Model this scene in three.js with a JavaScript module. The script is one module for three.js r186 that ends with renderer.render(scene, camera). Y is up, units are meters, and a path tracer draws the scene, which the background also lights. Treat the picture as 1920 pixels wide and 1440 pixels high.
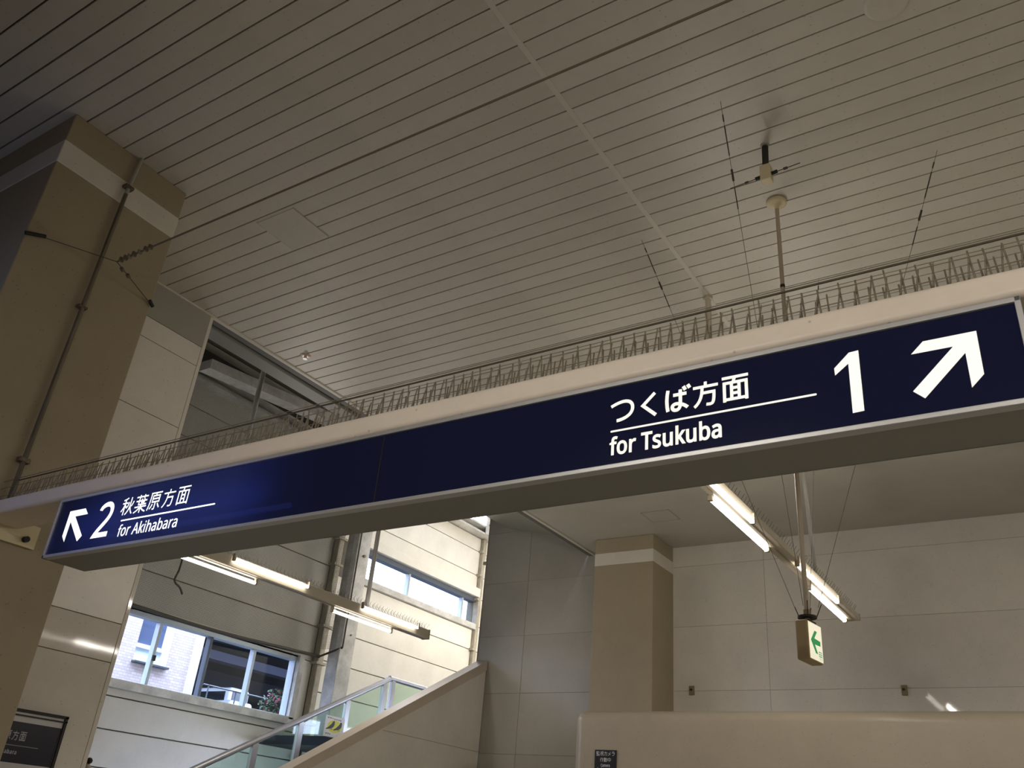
import * as THREE from 'three';
import { RoundedBoxGeometry } from 'three/addons/geometries/RoundedBoxGeometry.js';
import { mergeGeometries, toCreasedNormals } from 'three/addons/utils/BufferGeometryUtils.js';
import { RectAreaLightUniformsLib } from 'three/addons/lights/RectAreaLightUniformsLib.js';

// ---------------------------------------------------------------- camera, sky, exposure
// Plan units: 1 unit = S metres, origin at the eye; x runs along the sign away to the left, z away to the right, y up.
const S = 1.45, EY = 1.55;
const scene = new THREE.Scene();
const camera = new THREE.PerspectiveCamera(2 * Math.atan(720 / 1639.2) * 180 / Math.PI, 1920 / 1440, 0.05, 200);
camera.matrixAutoUpdate = true;
{
  const right = [-0.83946, 0.08276, 0.53708], up = [-0.19073, 0.88059, -0.43381], back = [-0.50885, -0.4666, -0.72343];
  const m = new THREE.Matrix4().makeBasis(new THREE.Vector3(...right), new THREE.Vector3(...up), new THREE.Vector3(...back));
  camera.quaternion.setFromRotationMatrix(m).normalize();
  camera.position.set(0, EY, 0);
}
scene.add(camera);
scene.background = new THREE.Color().setRGB(0.76, 0.88, 1.22);
scene.backgroundIntensity = 2.6;
const renderer = new THREE.WebGLRenderer({ antialias: true });
renderer.toneMapping = THREE.LinearToneMapping;
renderer.toneMappingExposure = 3.4;
renderer.shadowMap.enabled = true;
RectAreaLightUniformsLib.init();
const TUBE_GLOW = 2.2, TUBE_LIGHT = 17, TUBE_COLOR = [1, 0.93, 0.84], BACKLIGHT = 22;   // fluorescent tubes: what the eye sees, what they give

// ---------------------------------------------------------------- small helpers
const V = (x, y, z) => new THREE.Vector3(x * S, EY + y * S, z * S);
let seedState = 7;
const rnd = () => { seedState = (seedState + 0x6d2b79f5) | 0; let t = Math.imul(seedState ^ (seedState >>> 15), 1 | seedState); t = (t + Math.imul(t ^ (t >>> 7), 61 | t)) ^ t; return ((t ^ (t >>> 14)) >>> 0) / 4294967296; };
const rr = (a, b) => a + (b - a) * rnd();
function muv(g) {                                                     // uv in metres, by the way each face looks
  if (g.index) g = g.toNonIndexed();
  const p = g.attributes.position, n = g.attributes.normal, uv = new Float32Array(p.count * 2);
  for (let i = 0; i < p.count; i++) {
    const ax = Math.abs(n.getX(i)), ay = Math.abs(n.getY(i)), az = Math.abs(n.getZ(i));
    const x = p.getX(i), y = p.getY(i), z = p.getZ(i);
    if (ax >= ay && ax >= az) { uv[2 * i] = z; uv[2 * i + 1] = y; } else if (ay >= az) { uv[2 * i] = x; uv[2 * i + 1] = z; } else { uv[2 * i] = x; uv[2 * i + 1] = y; }
  }
  g.setAttribute('uv', new THREE.BufferAttribute(uv, 2));
  return g;
}
function box(x0, x1, y0, y1, z0, z1, r = 0, seg = 2) {
  const w = Math.abs(x1 - x0) * S, h = Math.abs(y1 - y0) * S, d = Math.abs(z1 - z0) * S;
  const g = r > 0 ? new RoundedBoxGeometry(w, h, d, seg, Math.min(r * S, w / 2.01, h / 2.01, d / 2.01)) : new THREE.BoxGeometry(w, h, d);
  const c = V((x0 + x1) / 2, (y0 + y1) / 2, (z0 + z1) / 2);
  return muv(g.translate(c.x, c.y, c.z));
}
function rod(a, b, r, seg = 10, r2 = r) {
  const p = V(...a), q = V(...b), d = q.clone().sub(p), L = d.length();
  const g = new THREE.CylinderGeometry(r2 * S, r * S, L, seg, 1);
  g.applyQuaternion(new THREE.Quaternion().setFromUnitVectors(new THREE.Vector3(0, 1, 0), d.normalize()));
  const m = p.add(q).multiplyScalar(0.5);
  return g.translate(m.x, m.y, m.z).toNonIndexed();
}
function path(points, r, seg = 6, n = 40) {
  const c = new THREE.CatmullRomCurve3(points.map((p) => V(...p)), false, 'centripetal');
  return new THREE.TubeGeometry(c, n, r * S, seg, false).toNonIndexed();
}
function slab(pts, off) {                                             // four corners and a thickness vector
  const a = pts.map((p) => V(...p)), o = new THREE.Vector3(...off).multiplyScalar(S), b = a.map((p) => p.clone().add(o)), pos = [];
  const quad = (p, q, r, s) => { for (const v of [p, q, r, p, r, s]) pos.push(v.x, v.y, v.z); };
  const nrm = new THREE.Vector3().crossVectors(a[1].clone().sub(a[0]), a[2].clone().sub(a[0]));
  const A = nrm.dot(o) > 0 ? [a[0], a[3], a[2], a[1]] : a, B = nrm.dot(o) > 0 ? [b[0], b[3], b[2], b[1]] : b;
  quad(...A); quad(B[3], B[2], B[1], B[0]);
  for (let i = 0; i < 4; i++) { const j = (i + 1) % 4; quad(A[j], A[i], B[i], B[j]); }
  const g = new THREE.BufferGeometry();
  g.setAttribute('position', new THREE.BufferAttribute(new Float32Array(pos), 3));
  g.computeVertexNormals();
  return muv(g);
}
function prismX(poly, x0, x1, bevel = 0) {                            // outline in (z, y), pulled along x
  const s = new THREE.Shape(poly.map(([z, y]) => new THREE.Vector2(z * S, EY + y * S)));
  const g = new THREE.ExtrudeGeometry(s, { depth: (x1 - x0) * S, bevelEnabled: false });
  g.rotateY(-Math.PI / 2).translate(x1 * S, 0, 0);
  return muv(g);
}
const merge = (gs) => mergeGeometries(gs.map((g) => { const h = g.index ? g.toNonIndexed() : g; for (const k of Object.keys(h.attributes)) if (!['position', 'normal', 'uv'].includes(k)) h.deleteAttribute(k); return h; }));
const used = {};
const numbered = (n) => { used[n] = (used[n] ?? -1) + 1; return used[n] ? n + '_' + String(used[n]).padStart(3, '0') : n; };
function fill(parent, parts, o) {
  for (const p of parts) {
    const [name, geo, mat, opt = {}] = p;
    const m = new THREE.Mesh(opt.at ? geo : geo.clone().translate(-o.x, -o.y, -o.z), mat);
    if (opt.at) m.position.copy(opt.at).sub(o);
    if (opt.turn) m.rotation.set(...opt.turn);
    if (opt.scale) m.scale.set(...opt.scale);
    m.name = name;
    if (opt.label) m.userData.label = opt.label;
    if (opt.kind) m.userData.kind = opt.kind;
    parent.add(m);
    if (opt.kids) fill(m, opt.kids, opt.at ?? o);
  }
}
function bounds(parts) {
  const b = new THREE.Box3();
  for (const [, geo, , opt = {}] of parts) { geo.computeBoundingBox(); const c = geo.boundingBox.clone(); if (opt.at) c.translate(opt.at); b.union(c); }
  return b;
}
function thing(name, label, category, parts, group) {
  const b = bounds(parts), c = b.getCenter(new THREE.Vector3()); c.y = b.min.y;
  const g = new THREE.Group();
  g.name = numbered(name); g.position.copy(c); g.userData = { label, category };
  if (group) g.userData.group = group;
  fill(g, parts, c); scene.add(g);
  return g;
}
function one(name, label, category, geo, mat, group) {
  const g = geo.clone(), b = new THREE.Box3().setFromBufferAttribute(g.attributes.position), c = b.getCenter(new THREE.Vector3()); c.y = b.min.y;
  const m = new THREE.Mesh(g.translate(-c.x, -c.y, -c.z), mat);
  m.name = numbered(name); m.position.copy(c); m.userData = { label, category };
  if (group) m.userData.group = group;
  scene.add(m);
  return m;
}
function struct(name, geo, mat, parts = [], label) {
  const m = new THREE.Mesh(geo, mat); m.name = name; m.userData = { kind: 'structure' };
  if (label) m.userData.label = label;
  scene.add(m); fill(m, parts, new THREE.Vector3());
  return m;
}
function again(root, dx, dy, dz, label) {
  const c = root.clone(); c.name = numbered(root.name.replace(/_\d+$/, ''));
  c.position.add(new THREE.Vector3(dx * S, dy * S, dz * S)); c.userData = { ...root.userData };
  if (label) c.userData.label = label;
  scene.add(c);
  return c;
}

// ---------------------------------------------------------------- textures and materials
function noiseTex(size, seed, lo, hi, octaves, speck = 0, rep = 1) {
  const d = new Uint8Array(size * size * 4), r = (x, y, k) => { let h = Math.imul(x * 374761393 + y * 668265263 + k * 974634541 + seed * 69069, 1274126177); h ^= h >>> 13; h = Math.imul(h, 1597334677); return ((h ^ (h >>> 16)) >>> 0) / 4294967296; };
  for (let y = 0; y < size; y++) for (let x = 0; x < size; x++) {
    let v = 0, a = 0;
    octaves.forEach((f, k) => {
      const px = (x / size) * f, py = (y / size) * f, ix = Math.floor(px), iy = Math.floor(py), fx = px - ix, fy = py - iy, sx = fx * fx * (3 - 2 * fx), sy = fy * fy * (3 - 2 * fy);
      const c = (i, j) => r((ix + i) % f, (iy + j) % f, k);
      v += (c(0, 0) * (1 - sx) * (1 - sy) + c(1, 0) * sx * (1 - sy) + c(0, 1) * (1 - sx) * sy + c(1, 1) * sx * sy) / (k + 1); a += 1 / (k + 1);
    });
    v = lo + (hi - lo) * (v / a);
    if (speck && r(x, y, 99) < speck) v *= 0.72;
    const o = (y * size + x) * 4, q = Math.max(0, Math.min(255, Math.round(v * 255)));
    d[o] = d[o + 1] = d[o + 2] = q; d[o + 3] = 255;
  }
  const t = new THREE.DataTexture(d, size, size); t.wrapS = t.wrapT = THREE.RepeatWrapping; t.magFilter = THREE.LinearFilter; t.colorSpace = THREE.SRGBColorSpace; t.repeat.set(rep, rep); t.needsUpdate = true;
  return t;
}
const paintTex = noiseTex(256, 3, 0.93, 1.02, [4, 9, 31, 90], 0.0015, 0.7);
const grimeTex = noiseTex(256, 11, 0.72, 1.08, [5, 12, 40, 100], 0.006, 0.9);
const rustTex = noiseTex(256, 17, 0.45, 1.2, [6, 17, 50, 120], 0.02, 1.1);
const bumpTex = noiseTex(256, 23, 0.3, 0.7, [3, 7], 0, 0.9); bumpTex.colorSpace = THREE.NoColorSpace;
const mat = (color, rough, more = {}) => new THREE.MeshPhysicalMaterial({ color, roughness: rough, ...more });
const M = {
  plank: mat('#d2cdc0', 0.42, { map: paintTex }), plankB: mat('#cdc8bb', 0.42, { map: paintTex }), plankC: mat('#d6d1c5', 0.42, { map: paintTex }),
  trim: mat('#d4cfc3', 0.45), ceilingBack: mat('#57534a', 0.8),
  smooth: mat('#bfbdb0', 0.5, { map: paintTex }),
  panel: mat('#e6e1d6', 0.05, { map: paintTex, bumpMap: bumpTex, bumpScale: 0.0003 }), panelB: mat('#e3ded3', 0.05, { map: paintTex, bumpMap: bumpTex, bumpScale: 0.0003 }),
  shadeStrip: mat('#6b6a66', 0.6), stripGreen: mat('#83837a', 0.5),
  stained: mat('#e2d8bf', 0.7, { map: grimeTex }),
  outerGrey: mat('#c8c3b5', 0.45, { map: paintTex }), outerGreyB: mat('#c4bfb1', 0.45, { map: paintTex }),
  panelSatin: mat('#e6e1d6', 0.32, { map: paintTex }),
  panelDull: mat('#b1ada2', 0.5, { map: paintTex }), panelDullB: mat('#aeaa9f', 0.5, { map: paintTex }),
  joint: mat('#a39d90', 0.7), filler: mat('#a3a294', 0.45),
  tan: mat('#a3967c', 0.6, { map: paintTex }), band: mat('#dad4c6', 0.5, { map: paintTex }),
  low: mat('#b9ad99', 0.35, { map: paintTex }),
  beam: mat('#efe3d5', 0.38, { map: paintTex }), signCase: mat('#8f8e86', 0.45), alu: mat('#c6c6c8', 0.36, { metalness: 0.55 }),
  spike: mat('#8d8474', 0.55, { metalness: 0.2 }), wire: mat('#4b453a', 0.6), black: mat('#1b1a17', 0.6), cable: mat('#6e6552', 0.7),
  ivory: mat('#d8cba6', 0.5), ivoryDark: mat('#b8a47e', 0.5), rusty: mat('#8a7a62', 0.8, { map: rustTex }), dark: mat('#2a2722', 0.7), brownPlate: mat('#8a7b5f', 0.55),
  outer: mat('#e9e4d6', 0.4, { map: paintTex }), outerB: mat('#e5e0d1', 0.4, { map: paintTex }), outerJoint: mat('#6d675a', 0.8), steelWhite: mat('#dddad2', 0.42, { map: grimeTex }), gutter: mat('#b9b09b', 0.55, { map: grimeTex }),
  sash: mat('#b9c4cc', 0.35, { metalness: 0.35 }), sashDark: mat('#59606a', 0.4, { metalness: 0.3 }), darkRoof: mat('#1f1d18', 0.8),
  glass: new THREE.MeshPhysicalMaterial({ color: '#f4fbff', transmission: 1, thickness: 0, roughness: 0.02, ior: 1.5, specularIntensity: 0.35 }),
  railGlass: new THREE.MeshPhysicalMaterial({ color: '#e6f3ec', transmission: 1, thickness: 0, roughness: 0.03, ior: 1.5 }),
  skylight: new THREE.MeshPhysicalMaterial({ color: '#c9c4ba', transmission: 0.95, thickness: 0, roughness: 0.95 }),
  floor: mat('#b9b4a8', 0.5, { map: grimeTex }), plain: mat('#cfc9bd', 0.6),
  tube: new THREE.MeshStandardMaterial({ color: '#ffffff', emissive: new THREE.Color().setRGB(...TUBE_COLOR), emissiveIntensity: TUBE_GLOW, roughness: 0.4 }),
  fitting: mat('#cfc5b0', 0.3, { map: paintTex }), fittingEnd: mat('#a59a84', 0.5),
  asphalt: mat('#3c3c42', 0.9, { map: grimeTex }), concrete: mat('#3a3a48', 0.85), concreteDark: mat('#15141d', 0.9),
  carWhite: mat('#e8eaee', 0.25, { clearcoat: 0.6 }), carGlass: mat('#23262d', 0.1), tyre: mat('#1c1c1e', 0.8), leaf: mat('#54664a', 0.7), flower: mat('#d8447a', 0.6), stone: mat('#f0eeea', 0.6), curtain: mat('#c9d4dc', 0.8),
};
const noCol = (t) => t;
// bird net: a knotted grid, holes cut out
{
  const c = document.createElement('canvas'); c.width = c.height = 128; const x = c.getContext('2d');
  x.fillStyle = '#000'; x.fillRect(0, 0, 128, 128); x.fillStyle = '#fff';
  for (let i = 0; i < 4; i++) { x.fillRect(i * 32, 0, 4, 128); x.fillRect(0, i * 32, 128, 4); x.beginPath(); for (let j = 0; j < 4; j++) { x.moveTo(i * 32 + 2.5, j * 32 + 2.5); x.arc(i * 32 + 2.5, j * 32 + 2.5, 5, 0, 7); } x.fill(); }
  const t = new THREE.CanvasTexture(c); t.wrapS = t.wrapT = THREE.RepeatWrapping; t.magFilter = THREE.LinearFilter; t.repeat.set(10.5, 10.5);
  M.net = new THREE.MeshStandardMaterial({ color: '#57544a', roughness: 0.9, alphaMap: t, transparent: true, side: THREE.DoubleSide });
}
// wall tiles of the house across the road (each a pixel or two high here)
{
  const c = document.createElement('canvas'); c.width = c.height = 512; const x = c.getContext('2d');
  x.fillStyle = '#bcb6bd'; x.fillRect(0, 0, 512, 512);
  for (let j = 0; j < 8; j++) for (let i = -1; i < 4; i++) { const v = 225 + Math.floor(rnd() * 22); x.fillStyle = `rgb(${v},${v - 10},${v - 8})`; x.fillRect(i * 128 + (j % 2) * 64 + 3, j * 64 + 4, 122, 56); }
  const t = new THREE.CanvasTexture(c); t.colorSpace = THREE.SRGBColorSpace; t.wrapS = t.wrapT = THREE.RepeatWrapping; t.repeat.set(1.9, 2.1);
  M.tiles = mat('#fff0e6', 0.7, { map: t });
}

// ---------------------------------------------------------------- lettering: strokes of each character in a 100 x 100 box
const GLYPH = {
  方: 'M50 3 L50 22 M5 22 L95 22 M38 22 C38 55 31 80 9 96 M36 46 L80 46 C80 70 79 84 73 90 C69 93 62 92 52 91',
  面: 'M4 7 L96 7 M49 7 L43 26 M12 98 L12 27 L88 27 L88 98 M12 89 L88 89 M37 27 L37 89 M63 27 L63 89 M37 48 L63 48 M37 68 L63 68',
  つ: 'M5 31 C30 19 55 14 70 19 C95 26 98 60 75 76 C62 86 45 89 28 90',
  く: 'M72 7 L26 50 L76 95',
  ば: 'M17 10 C11 40 11 65 17 93 M36 33 L86 33 M63 14 L63 68 C63 86 55 92 47 92 C37 92 33 86 33 79 C33 70 43 66 53 68 C67 70 80 78 90 88 M74 4 L82 20 M90 0 L98 15',
  秋: 'M42 6 C32 12 18 15 6 17 M3 34 L47 34 M25 14 L25 98 M25 38 C20 56 12 68 2 78 M28 46 L45 62 M57 30 C56 42 52 50 48 57 M95 28 C92 40 87 48 80 55 M71 5 L71 40 C70 66 60 85 42 97 M72 52 C77 74 87 87 99 96',
  葉: 'M3 14 L97 14 M32 3 L32 25 M68 3 L68 25 M6 36 L94 36 M30 25 L30 56 L92 56 M52 25 L52 50 M73 25 L73 46 L52 46 M3 68 L97 68 M50 57 L50 100 M46 70 C36 83 22 91 4 97 M54 70 C64 83 78 91 97 97',
  原: 'M10 8 L97 8 M15 8 C15 50 12 75 2 97 M55 10 L49 22 M31 23 L84 23 L84 56 L31 56 Z M31 39 L84 39 M57 56 L57 88 C57 96 52 95 43 94 M36 66 C34 76 28 85 19 91 M76 66 C82 76 88 83 95 89',
  監: 'M8 5 L8 52 M8 8 L48 8 M8 20 L42 20 L42 36 L8 36 M8 52 L48 52 M26 8 L26 20 M26 36 L26 52 M62 4 C58 16 56 22 50 28 M60 16 L94 16 M68 30 L84 40 M16 62 L84 62 L84 94 M16 62 L16 94 M38 62 L38 94 M62 62 L62 94 M2 95 L98 95',
  視: 'M22 2 L28 12 M6 22 L40 22 C34 40 22 52 4 62 M24 46 L24 98 M28 50 L42 60 M52 6 L90 6 L90 60 L52 60 Z M52 24 L90 24 M52 42 L90 42 M61 60 C59 80 51 90 40 97 M78 60 L78 91 L98 91 L98 80',
  カ: 'M10 28 L86 28 C86 60 82 88 74 92 C70 94 62 92 56 90 M46 6 C46 50 36 76 12 94', メ: 'M78 8 C70 50 44 80 10 94 M24 34 L82 78', ラ: 'M20 10 L82 10 M12 36 L88 36 C84 68 64 86 30 94',
  作: 'M30 4 C24 26 14 44 2 56 M20 36 L20 98 M54 4 C50 20 44 32 36 42 M50 22 L98 22 M66 22 L66 98 M66 46 L94 46 M66 70 L94 70',
  動: 'M50 6 C36 10 20 12 6 12 M2 22 L58 22 M8 32 L52 32 L52 62 L8 62 Z M8 47 L52 47 M30 12 L30 90 M6 76 L54 76 M2 92 L60 90 M60 30 L94 30 C94 66 92 88 84 92 L76 90 M76 4 C76 50 74 74 58 94', 中: 'M12 24 L88 24 L88 66 L12 66 Z M50 2 L50 98',
};
function glyphs(x, text, left, top, pitch, w, h, weight) {
  x.lineJoin = 'miter'; x.lineCap = 'butt'; x.miterLimit = 3;
  [...text].forEach((ch, i) => { x.save(); x.translate(left + i * pitch + (pitch - w) / 2, top); x.scale(w / 100, h / 100); x.lineWidth = /[つくばカメラ]/.test(ch) ? weight * 1.15 : weight; x.stroke(new Path2D(GLYPH[ch])); x.restore(); });
}
function latin(x, text, left, base, width, size, font = 'bold', swell = 0.05) {
  const thin = font === '';
  x.save(); x.font = `${font} ${size}px sans-serif`; x.translate(left, base); x.scale(width / x.measureText(text).width, 1); x.fillText(text, 0, 0); if (thin) { x.lineWidth = size * swell; x.strokeStyle = x.fillStyle; x.strokeText(text, 0, 0); } x.restore();
}
function canvasTex(w, h, draw) {
  const c = document.createElement('canvas'); c.width = w; c.height = h; const x = c.getContext('2d'); draw(x, w, h);
  const t = new THREE.CanvasTexture(c); t.colorSpace = THREE.SRGBColorSpace; t.anisotropy = 8;
  return t;
}
function facing(w, h, tex, m) { const g = new THREE.PlaneGeometry(w * S, h * S); return g; }
// a flat printed face: corners run top-left, top-right (seen from its front); n its outward side
function face(tl, tr, bl) {
  const a = V(...tl), b = V(...tr), c = V(...bl), d = b.clone().add(c).sub(a), g = new THREE.BufferGeometry();
  g.setAttribute('position', new THREE.BufferAttribute(new Float32Array([a, c, d, a, d, b].flatMap((p) => [p.x, p.y, p.z])), 3));
  g.setAttribute('uv', new THREE.BufferAttribute(new Float32Array([0, 1, 0, 0, 1, 0, 0, 1, 1, 0, 1, 1]), 2));
  g.computeVertexNormals();
  return g;
}

// ================================================================ THE SETTING
// floor
struct('floor', box(-5.2, 9.2, -1.15, -1.069, -6.2, 14.4), M.floor);
// ceiling: backing board, planks in two runs either side of a cover strip, smooth board beyond
const PITCH = 0.0966, P0 = 2.483, SEAM = 1.449, H = 2.75;
{
  const parts = [], zs = [];
  for (let n = -52; n <= 28; n++) zs.push(P0 + n * PITCH);
  const w = (PITCH - 0.0062) * S, len = [4.235 - SEAM - 0.008, SEAM + 5.1 - 0.008];
  const geos = len.map((l) => muv(new RoundedBoxGeometry(l * S, 0.016 * S, w, 1, 0.0022 * S)));
  const looks = [M.plank, M.plankB, M.plank, M.plankC];
  for (const z of zs) for (let k = 0; k < 2; k++) {
    const cx = k === 0 ? (SEAM + 0.008 + 4.235) / 2 : (SEAM - 0.008 - 5.1) / 2;
    parts.push(['plank', geos[k], looks[Math.floor(rnd() * 4)], { at: V(cx, H + 0.008 + rr(0, 0.0006), z + PITCH / 2) }]);
  }
  parts.push(['cover_strip', box(SEAM - 0.012, SEAM + 0.012, H - 0.002, H + 0.008, zs[0], 5.28, 0.001), M.trim]);
  parts.push(['edge_trim', box(4.235, 4.262, H - 0.008, H + 0.02, -6, 7.86, 0.002), M.trim]);
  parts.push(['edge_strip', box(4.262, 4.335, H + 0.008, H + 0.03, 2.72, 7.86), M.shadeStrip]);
  parts.push(['smooth_board', box(-5.1, 4.235, H + 0.001, H + 0.016, 5.29, 7.86), M.smooth]);
  parts.push(['end_trim', box(-5.1, 4.235, H - 0.004, H + 0.01, 5.27, 5.3, 0.001), M.trim]);
  parts.push(['rear_board', box(-5.1, 4.235, H + 0.001, H + 0.016, -6, zs[0]), M.smooth]);
  struct('ceiling', box(-5.2, 4.3, H + 0.022, H + 0.12, -6.2, 7.9), M.ceilingBack, parts);
}
// access hatches: a lid in a thin frame
thing('access_hatch', 'square access hatch cut into the planked ceiling near the tan pillar', 'hatch', [
  ['lid', box(3.005, 3.265, H - 0.0015, H + 0.006, 2.215, 2.468), M.plank],
  ['frame_strip', box(3.0, 3.0035, H - 0.0025, H + 0.006, 2.21, 2.473), M.joint], ['frame_strip', box(3.2665, 3.27, H - 0.002, H + 0.006, 2.21, 2.473), M.trim],
]);
thing('access_hatch', 'square access hatch in the smooth grey ceiling by the far wall', 'hatch', [
  ['lid', box(2.995, 3.255, H - 0.002, H + 0.006, 6.832, 7.088), M.smooth],
  ['frame', merge([box(2.99, 2.995, H - 0.004, H + 0.006, 6.827, 7.093), box(3.255, 3.26, H - 0.004, H + 0.006, 6.827, 7.093), box(2.99, 3.26, H - 0.004, H + 0.006, 6.827, 6.832), box(2.99, 3.26, H - 0.004, H + 0.006, 7.088, 7.093)]), M.joint],
]);
// back wall: white enamel panels with narrow joints
{
  const ys = [-1.07, -0.35, 0.23, 0.81, 1.39, 1.97, 2.55, 3.13, 3.71, 4.4], xs = [-5.1, -2.67, -0.09, 2.49, 3.9, 5.07, 5.642], parts = [];
  for (let i = 0; i < xs.length - 1; i++) for (let j = 0; j < ys.length - 1; j++) {
    if (j > 6 && xs[i + 1] < 4) continue;
    if (j === 6 && xs[i + 1] < 2.4) continue;
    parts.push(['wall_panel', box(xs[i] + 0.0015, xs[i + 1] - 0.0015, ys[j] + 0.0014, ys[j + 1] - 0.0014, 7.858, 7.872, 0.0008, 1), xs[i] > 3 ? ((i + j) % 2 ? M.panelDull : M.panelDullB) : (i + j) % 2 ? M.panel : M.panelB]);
  }
  parts.push(['edge_trim', box(5.638, 5.65, -1.07, 5.5, 7.852, 8.0, 0.002), M.joint]);
  struct('wall_far', box(-5.2, 5.64, -1.07, 5.5, 7.863, 8.0), M.joint, parts);
}
// left wall: stub of white panel between pillar and stair opening, then on behind the camera with a window band
{
  const parts = [];
  const ys = [-1.07, -0.6, 0.06, 0.657, 0.85, 1.318, 1.978, 2.39, 2.52];
  for (let j = 0; j < ys.length - 1; j++) parts.push(['wall_panel', box(4.246, 4.262, ys[j] + 0.002, ys[j + 1] - 0.002, 1.7, 2.735, 0.0012, 1), j >= 4 ? M.panelSatin : j % 2 ? M.panel : M.panelB]);
  parts.push(['top_filler', box(4.243, 4.262, 2.52, 2.752, 1.7, 2.738, 0.001, 1), M.filler]);
  parts.push(['edge_trim', box(4.243, 4.4, -1.07, 2.752, 2.735, 2.76, 0.003), M.panel]);
  struct('wall_left', box(4.26, 4.4, -1.07, 2.87, -6.2, 2.74), M.plain, parts);
}
// office block that closes the hall left of the camera, with a cool lit frosted window towards the pillar
struct('wall_office', merge([box(2.95, 4.26, -1.07, 2.75, -3, 0.6), box(2.2, 2.95, -1.07, 2.75, -3, 0.4)]), mat('#8d897f', 0.6));
{
  const glow = [0.035, 0.045, 0.1];
  struct('window_3', merge([box(3.05, 4.15, 0.8, 0.84, 0.6, 0.63), box(3.05, 4.15, 1.66, 1.7, 0.6, 0.63), ...[3.05, 3.58, 4.11].map((x) => box(x, x + 0.04, 0.84, 1.66, 0.6, 0.63))]), M.sash,
    [['window_pane', box(3.08, 4.12, 0.83, 1.67, 0.602, 0.61), new THREE.MeshStandardMaterial({ color: '#c8d2e0', roughness: 0.5, emissive: new THREE.Color().setRGB(...glow), emissiveIntensity: 1 })]]);
  const l = new THREE.RectAreaLight(new THREE.Color().setRGB(...glow), 1, 1.04 * S, 0.82 * S);
  l.position.copy(V(3.6, 1.25, 0.614)); l.lookAt(V(3.6, 1.25, 3)); scene.add(l);
}
struct('wall_right', box(-5.25, -5.1, -1.07, 2.87, -6.2, 8), M.plain);
struct('wall_rear', box(-5.25, 4.4, -1.07, 2.87, -6.35, -6.1), M.plain);
// fascia that closes the stair shaft above the ceiling edge, shaft end wall, roof
struct('trim_1', box(4.34, 4.4, 2.8, 5.5, -0.2, 8), M.darkRoof);
struct('wall_shaft', box(4.4, 9.2, -1.07, 5.6, 2.4, 2.56), M.plain);
struct('wall_end', box(5.6, 9.2, -1.07, 5.6, 14.0, 14.2), M.outer);
struct('wall_landing', box(5.5, 5.64, 1.2, 5.5, 8.0, 14.1), M.outer);
// strips and sloping boards between ceiling edge and shaft
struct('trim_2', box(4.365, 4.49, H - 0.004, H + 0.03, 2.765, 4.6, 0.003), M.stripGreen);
struct('trim_3', slab([[5.415, 3.188, 7.86], [4.3, 2.913, 7.86], [4.3, 2.913, 6.94], [5.415, 3.188, 6.94]], [0.01, 0.04, 0]), M.filler);
// roof of the shaft: closed over the lower flight, a translucent skylight over the upper one
struct('roof', merge([box(4.34, 9.3, 5.5, 5.62, 2.6, 9.0), box(4.34, 5.9, 5.5, 5.62, 9.0, 14.2), box(5.9, 9.3, 5.5, 5.62, 13.6, 14.2)]), M.darkRoof);
{
  const parts = [];
  for (let i = 0; i < 5; i++) parts.push(['glazing_bar', box(5.9, 9.3, 5.46, 5.54, 9.0 + i * 1.12, 9.06 + i * 1.12), M.steelWhite]);
  struct('window_4', box(5.9, 9.3, 5.55, 5.56, 9.0, 13.6), M.skylight, parts);
}

// ---- outer wall of the stair, at x = 8.9: long panels with open joints, lower window, upper window
const XO = 8.9;
{
  const parts = [], bay = (z0, z1, ys, skip, a = M.outer, b = M.outerB) => { for (let j = 0; j < ys.length - 1; j++) if (!skip.includes(j)) parts.push(['wall_panel', box(XO, XO + 0.05, ys[j] + 0.006, ys[j + 1] - 0.006, z0, z1, 0.004, 1), j % 2 ? a : b]); };
  const k = XO;
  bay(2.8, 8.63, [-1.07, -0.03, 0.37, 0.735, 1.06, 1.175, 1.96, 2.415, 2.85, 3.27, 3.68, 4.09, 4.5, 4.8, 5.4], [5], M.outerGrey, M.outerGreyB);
  parts.push(['wall_panel', box(XO, XO + 0.05, 1.21, 1.955, 8.47, 8.63, 0.004, 1), M.outer]);
  bay(8.82, 12.16, [-1.07, 0.35, 0.78, 1.2, 1.61, 2.02, 2.44, 2.86, 3.19, 3.735, 3.9, 4.12, 4.54, 4.78], [8]);
  bay(12.26, 14.0, [-1.07, 0.35, 0.78, 1.2, 1.61, 2.02, 2.44, 2.86, 3.27, 3.735, 4.12, 4.54, 4.78], []);
  const gaps = [[2.8, 8.75, -1.07, 1.2], [2.8, 8.75, 1.955, 5.5], [8.47, 9.2, 1.2, 1.955], [8.75, 9.2, -1.07, 5.5], [9.2, 14, -1.07, 3.2], [9.2, 14, 3.73, 4.9], [12.16, 14, 3.2, 3.73], [9.2, 9.37, 3.2, 3.73]];
  struct('wall_outer', merge(gaps.map(([z0, z1, y0, y1]) => box(XO + 0.04, XO + 0.16, y0, y1, z0, z1))), M.outerJoint, parts);
}
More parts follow.
